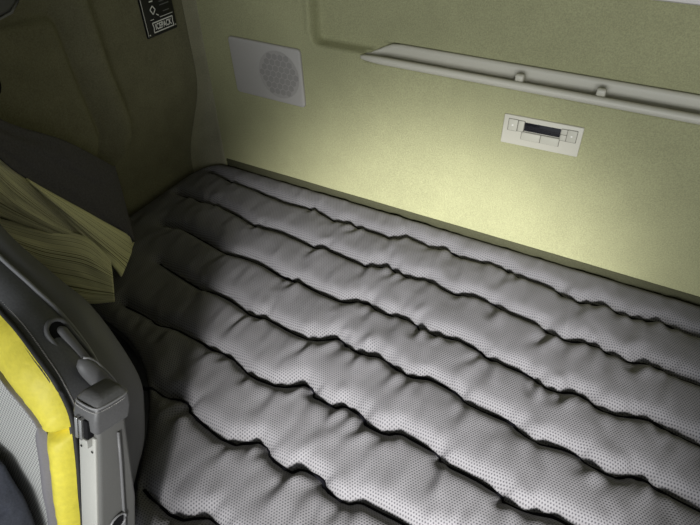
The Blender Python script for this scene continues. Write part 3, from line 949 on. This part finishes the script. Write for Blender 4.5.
TB = int(NS * 9.02 / 14)                                # row where the upper and lower bolster meet
for sd_ in (False, True):
    # yellow bolsters, upper and lower, each bulging between its seams
    for a, b, lab in ((0, TB, 'upper'), (TB, NS - 1, 'lower')):
        rows = []
        for i in range(a, b + 1):
            e = YO[i] - YI[i]
            tang = norm(YO[min(i + 1, NS - 1)] - YO[max(i - 1, 0)])
            nrm = norm(np.cross(tang, e))
            if nrm[1] > 0: nrm = -nrm
            s = (i - a) / (b - a)
            endk = min(1, (i - a) / 3.0, (b - i) / 3.0)
            endk = math.sqrt(max(0, 1 - (1 - endk) ** 2)) if endk < 1 else 1
            if lab == 'upper' and a == 0: endk = 1 if i < NS * 0.3 else endk
            if lab == 'lower' and i > NS * 0.8: endk = 1
            r = []
            for t in np.linspace(0, 1, 13):
                h = 0.016 * math.sin(math.pi * t) ** 0.8
                wr = 0.0009 * math.sin(i * 1.9 + t * 5) * math.sin(math.pi * t) * (0.5 + 0.5 * math.sin(i * 0.63))
                base_p = YI[i] + e * t
                r.append(mir(base_p + nrm * ((h + wr) * endk - 0.004 * (1 - endk)), sd_))
            rows.append(r)
        v, f = loft(rows)
        bo = from_data('bolster', v, f, M['yellow'], seat)
        bo['label'] = 'yellow leather bolster'
    # leather side between bolster and piping
    rows = []
    for i in range(NS):
        r = []
        for t in np.linspace(-0.06, 1.0, 9):
            p = YO[i] + (PIP[i] - YO[i]) * t
            out = norm(np.cross(norm(YO[min(i + 1, NS - 1)] - YO[max(i - 1, 0)]), PIP[i] - YO[i]))
            if out[0] < 0: out = -out
            r.append(mir(p + out * (0.006 * math.sin(math.pi * max(0, t)) - (0.004 if t < 0 else 0)), sd_))
        rows.append(r)
    v, f = loft(rows)
    from_data('side_trim', v, f, M['black_leather'], seat)['label'] = 'black leather side of the backrest'
    tube('piping', [mir(p + np.array([0.001, 0, 0.001]), sd_) for p in PIP], 0.0026, M['silver'], seat, 6)
    tube('seam_welt', [mir(p + np.array([0.0015, -0.0015, 0.001]), sd_) for p in YO], 0.0026, M['dark_thread'], seat, 6)
    # stitches beside the welt
    bm = bmesh.new()
    YOd = spline([s[2] for s in ST], 260)
    PIPd = spline([s[1] for s in ST], 260)
    for i in range(0, 259):
        k = norm(PIPd[i] - YOd[i])
        out = norm(np.cross(norm(YOd[i + 1] - YOd[i]), k))
        if out[0] < 0: out = -out
        p = YOd[i] + k * 0.006 + out * 0.0022
        q = p + (YOd[i + 1] - YOd[i]) * 0.55 + k * 0.0012
        add_tube(bm, [mir(p, sd_), mir(q, sd_)], 0.0007, 4)
    from_bm('stitching', bm, M['thread'], seat)
    # pale vinyl strip between bolster and mesh, wider below the break
    rows = []
    for i in range(NS):
        w = 0.006 + 0.014 * float(sstep(TB - 3, TB + 3, i))
        nrm = np.array([0.10, -0.93, 0.30])
        a0 = YI[i] + nrm * 0.002; a1 = YI[i] + np.array([-w, 0.0, 0.0])
        r = [mir(a0 + (a1 - a0) * t + nrm * 0.007 * math.sin(math.pi * t), sd_) for t in np.linspace(-0.08, 1, 8)]
        rows.append(r)
    v, f = loft(rows)
    from_data('edge_strip', v, f, M['grey_vinyl'], seat)

# mesh centre of the backrest
rows = []
for i in range(NS):
    w = 0.006 + 0.014 * float(sstep(TB - 3, TB + 3, i))
    a = YI[i] + np.array([-w + 0.002, 0.004, 0]); b = mir(a, True)
    rows.append([a + (b - a) * t + np.array([0, 0.008 * math.sin(math.pi * t), 0]) for t in np.linspace(0, 1, 25)])
v, f = loft(rows)
from_data('backrest_mesh', v, f, M['seat_mesh'], seat)['label'] = 'pale grey mesh centre of the backrest'
# rear shell from piping to piping round the back
rows = []
for i in range(NS):
    p, o_ = PIP[i], OUT[i]
    wb = min(0.05, 0.6 * (o_[0] - SC))
    back = np.array([o_[0] - wb, o_[1] + 0.012, o_[2] - 0.035])
    cen = np.array([SC, o_[1] + 0.020, o_[2] - 0.050])
    half = spline([p - np.array([0.001, 0, 0]), p * 0.55 + o_ * 0.45 + np.array([0.006, 0.004, 0.004]), o_, back, cen], 24)
    rows.append(list(half) + [mir(q, True) for q in half[::-1][1:]])
v, f = loft(rows)
from_data('rear_shell', v, f, M['shell'], seat)
# top of the headrest closes the loop
top = []
for t in np.linspace(0, 1, 8):
    row = []
    for q in (YI[0], YO[0], PIP[0], OUT[0], np.array([OUT[0][0] - 0.008, OUT[0][1] + 0.012, OUT[0][2] - 0.035])):
        a, b = q, mir(q, True)
        row.append(a + (b - a) * t + np.array([0, 0, 0.016 * math.sin(math.pi * t)]))
    top.append(row)
v, f = loft(top)
from_data('headrest_cap', v, f, M['black_leather'], seat)

# cushion and pedestal
bm = bmesh.new()
add_box(bm, (SC - 0.27, -0.42, 0.44), (SC + 0.27, 0.03, 0.58))
bevel(from_bm('seat_cushion', bm, M['seat_mesh'], seat), 0.035, 4)
box('seat_pedestal', (SC - 0.19, -0.32, 0.0), (SC + 0.19, 0.06, 0.445), M['shell'], seat, 0.02)

# slot and release lever on the shoulder
A_, B_ = np.array([-0.497, 0.199, 0.999]), np.array([-0.465, 0.196, 0.952])
e1 = norm(B_ - A_)
e2 = norm(np.array([0.0, 0.94, -0.55])); e2 = norm(e2 - e1 * np.dot(e1, e2))
nn = norm(np.cross(e1, e2))
if nn[0] < 0: nn = -nn
cen = (A_ + B_) / 2 + nn * 0.004
HL = np.linalg.norm(B_ - A_) / 2


def stadium(hl, r, n=10):
    pts = []
    for k in range(n + 1):
        a = math.pi * (-0.5 + k / n); pts.append((hl - r + r * math.cos(a), r * math.sin(a)))
    for k in range(n + 1):
        a = math.pi * (0.5 + k / n); pts.append((-hl + r + r * math.cos(a), r * math.sin(a)))
    return pts


tube('slot_rim', [cen + e1 * a + e2 * b + nn * 0.003 for a, b in stadium(HL + 0.008, 0.0135)], 0.0028, M['shell'], seat, 8, True)
bm = bmesh.new()
bm.faces.new([bm.verts.new(cen + e1 * a + e2 * b + nn * 0.0035) for a, b in stadium(HL + 0.007, 0.0125)])
from_bm('slot', bm, M['dark_void'], seat)
bm = bmesh.new()
pa = [bm.verts.new(cen + e1 * a + e2 * (b + 0.003) + nn * 0.004) for a, b in stadium(HL - 0.002, 0.0055)]
pb = [bm.verts.new(cen + e1 * a + e2 * (b + 0.003) + nn * 0.008) for a, b in stadium(HL - 0.004, 0.0045)]
bm.faces.new(pb)
for i in range(len(pa)):
    bm.faces.new((pa[i], pb[i], pb[(i + 1) % len(pa)], pa[(i + 1) % len(pa)]))
from_bm('slot_insert', bm, M['shell'], seat, True)
LA, LB = np.array([-0.455, 0.191, 0.980]), np.array([-0.440, 0.201, 0.915])
l1 = norm(LB - LA); l2 = norm(np.cross(l1, np.array([0.8, -0.2, 0.5]))); l3 = norm(np.cross(l1, l2))
if l3[0] < 0: l3 = -l3
rows = []
for t in np.linspace(0, 1, 15):
    w = 0.0105 * math.sqrt(max(0.02, 1 - (2 * t - 1) ** 4)); h = 0.0075 * math.sqrt(max(0.02, 1 - (2 * t - 1) ** 4))
    c = LA + (LB - LA) * t + l3 * (0.004 + 0.004 * math.sin(math.pi * t))
    rows.append([c + l2 * w * math.cos(a) + l3 * h * math.sin(a) for a in np.linspace(0, 2 * math.pi, 17)])
v, f = loft([[rows[0][0] * 0 + (LA + l3 * 0.004)] * 17] + rows + [[(LB + l3 * 0.004)] * 17])
lever = from_data('release_lever', v, f, M['shell'], seat)
tube('lever_edge', [LA + (LB - LA) * t + l3 * (0.0045 + 0.004 * math.sin(math.pi * t)) + l2 * 0.0108 * s_ * math.sqrt(max(0.02, 1 - (2 * t - 1) ** 4))
                    for s_ in (-1,) for t in np.linspace(0.02, 0.98, 14)], 0.0018, M['silver'], lever, 6)

# folded-up armrest
ARM = empty('armrest', (-0.39, 0.09, 0.80), None, None)
ARM.parent = seat
ARM.location = Vector((-0.39, 0.09, 0.80)) - seat.location
u3 = norm(np.array([0, 0.36, 0.933])); r3 = norm(np.array([0, 0.933, -0.36])); x3 = np.array([1.0, 0, 0])
AO = np.array([-0.375, 0.139, 0.956])                   # front right edge just under the cap


def ap(x, r, u):
    return AO + x3 * x + r3 * r + u3 * u


def arm_block(name, sections, m, parent, bv, closed_top=True):
    """sections: list of (u, x0, x1, r0, r1)"""
    bm = bmesh.new()
    rings = []
    for u, x0, x1, r0, r1 in sections:
        rings.append([bm.verts.new(ap(x, r, u)) for x, r in ((x0, r0), (x1, r0), (x1, r1), (x0, r1))])
    for a, b in zip(rings[:-1], rings[1:]):
        for k in range(4):
            bm.faces.new((a[k], a[(k + 1) % 4], b[(k + 1) % 4], b[k]))
    bm.faces.new(rings[0][::-1]); bm.faces.new(rings[-1])
    o = from_bm(name, bm, m, parent)
    bevel(o, bv, 4)
    return o


arm_block('arm_body', [(-0.42, -0.027, 0.002, 0.0, 0.058), (-0.12, -0.027, 0.001, 0.0, 0.051), (0.0, -0.027, 0.0, 0.0, 0.036), (0.012, -0.027, 0.0, 0.001, 0.035)], M['arm_shaded'], ARM, 0.005)
arm_block('front_cover', [(-0.42, -0.0262, -0.001, -0.0025, 0.002), (-0.002, -0.0262, -0.002, -0.0025, 0.002)], M['arm_lit'], ARM, 0.0015)
cap_o = arm_block('arm_cap', [(0.004, -0.030, 0.003, -0.004, 0.038), (0.022, -0.031, 0.004, -0.006, 0.039), (0.040, -0.030, 0.003, -0.003, 0.037), (0.047, -0.024, -0.003, 0.004, 0.031)], M['cap_leather'], ARM, 0.009)
loop = [(-0.0285, 0.004), (-0.024, -0.004), (-0.003, -0.004), (0.0025, 0.003), (0.0025, 0.029), (-0.003, 0.0365), (-0.024, 0.0365), (-0.0285, 0.029)]
loop3 = spline([ap(x, r, 0.0375) for x, r in loop + loop[:1]], 60)[:-1]
tube('cap_piping', loop3, 0.0014, M['silver'], cap_o, 6, True)
bm = bmesh.new()
lp = spline([ap(x * 1.04 + 0.0006, r * 1.05 - 0.0012, 0.0335) for x, r in loop + loop[:1]], 90)
for i in range(89):
    add_tube(bm, [lp[i], lp[i] + (lp[i + 1] - lp[i]) * 0.55], 0.0006, 4)
from_bm('cap_stitching', bm, M['thread'], cap_o)
# adjuster: recess, chrome bars, clasp
arm_block('button_recess', [(-0.004, -0.0225, -0.006, -0.0075, 0.0), (0.022, -0.0225, -0.006, -0.0085, 0.0)], M['dark_void'], ARM, 0.001)
for xx in (-0.0195, -0.0135):
    arm_block('adjuster_bar', [(-0.003, xx - 0.0018, xx + 0.0022, -0.0105, 0.0), (0.023, xx - 0.0018, xx + 0.0022, -0.0110, 0.0)], M['chrome'], ARM, 0.0008)
arm_block('adjuster_button', [(-0.012, -0.0115, -0.0055, -0.0085, 0.0), (-0.001, -0.0115, -0.0055, -0.0095, 0.0)], M['arm_lit'], ARM, 0.001)
for xx in (-0.022, -0.006):
    bm = bmesh.new()
    ring = [bm.verts.new(ap(xx + 0.0016 * math.cos(a), -0.0030, -0.020 + 0.0016 * math.sin(a))) for a in np.linspace(0, 2 * math.pi, 11)[:-1]]
    bm.faces.new(ring)
    from_bm('screw', bm, M['dark_void'], ARM)
# raised rib down the side and a dark plug near the foot
tube('side_rib', [ap(0.0012, 0.024, -0.008), ap(0.0016, 0.027, -0.05), ap(0.0022, 0.033, -0.16), ap(0.0026, 0.041, -0.30)], 0.0018, M['shell'], ARM, 8)
bm = bmesh.new()
bm.faces.new([bm.verts.new(ap(0.0030, 0.022 + 0.011 * math.cos(a), -0.135 + 0.010 * math.sin(a))) for a in np.linspace(0, 2 * math.pi, 21)[:-1]])
from_bm('pivot_plug', bm, M['dark_void'], ARM)
tube('pivot_plug_rim', [ap(0.0032, 0.022 + 0.011 * math.cos(a), -0.135 + 0.010 * math.sin(a)) for a in np.linspace(0, 2 * math.pi, 21)[:-1]], 0.0014, M['silver'], ARM, 6, True)

# ------------------------------------------------------------------ crumpled jacket on the seat
def back_y(z):
    return float(np.interp(z, [0.55, 0.67, 0.771, 0.822, 0.864, 0.92], [0.010, 0.045, 0.083, 0.098, 0.114, 0.132]))


rows = []
nu, nv = 130, 90
for i in range(nu):
    u = i / (nu - 1)
    x = -0.895 + (0.895 - 0.489) * u
    zt = float(np.interp(x, [-0.96, -0.62, -0.54, -0.51, -0.489], [0.81, 0.845, 0.835, 0.800, 0.745]))
    front, back = [], []
    for j in range(nv):
        w = j / (nv - 1)
        z = 0.590 + (zt - 0.590) * w
        p = Vector((x * 18, z * 15, 0.3))
        n1 = 1 - abs(noise.noise(p * 1.3 + Vector((3, 1, 7)))) * 2.2
        n2 = 1 - abs(noise.noise(Vector((p.x - p.y * 0.5, p.y * 1.2, 4)) * 2.6)) * 2.2
        n3 = noise.noise(p * 6.0)
        round_ = (max(0.0, 1 - abs(2 * u - 1) ** 18) * max(0.0, 1 - w ** 9)) ** 0.6
        th = 0.004 + round_ * (0.014 + 0.065 * (1 - w) ** 1.5 + 0.020 * n1 + 0.011 * n2 + 0.004 * n3)
        y = back_y(z) - 0.010
        front.append((x, y - max(th, 0.003), z + 0.004 * n2 * round_))
        back.append((x, y, z))
    rows.append(front + back[::-1])
v, f = loft(rows)
jk = from_data('jacket', v, f, M['jacket'])
tag(jk, 'crumpled dark navy jacket lying on the driver seat', 'jacket')
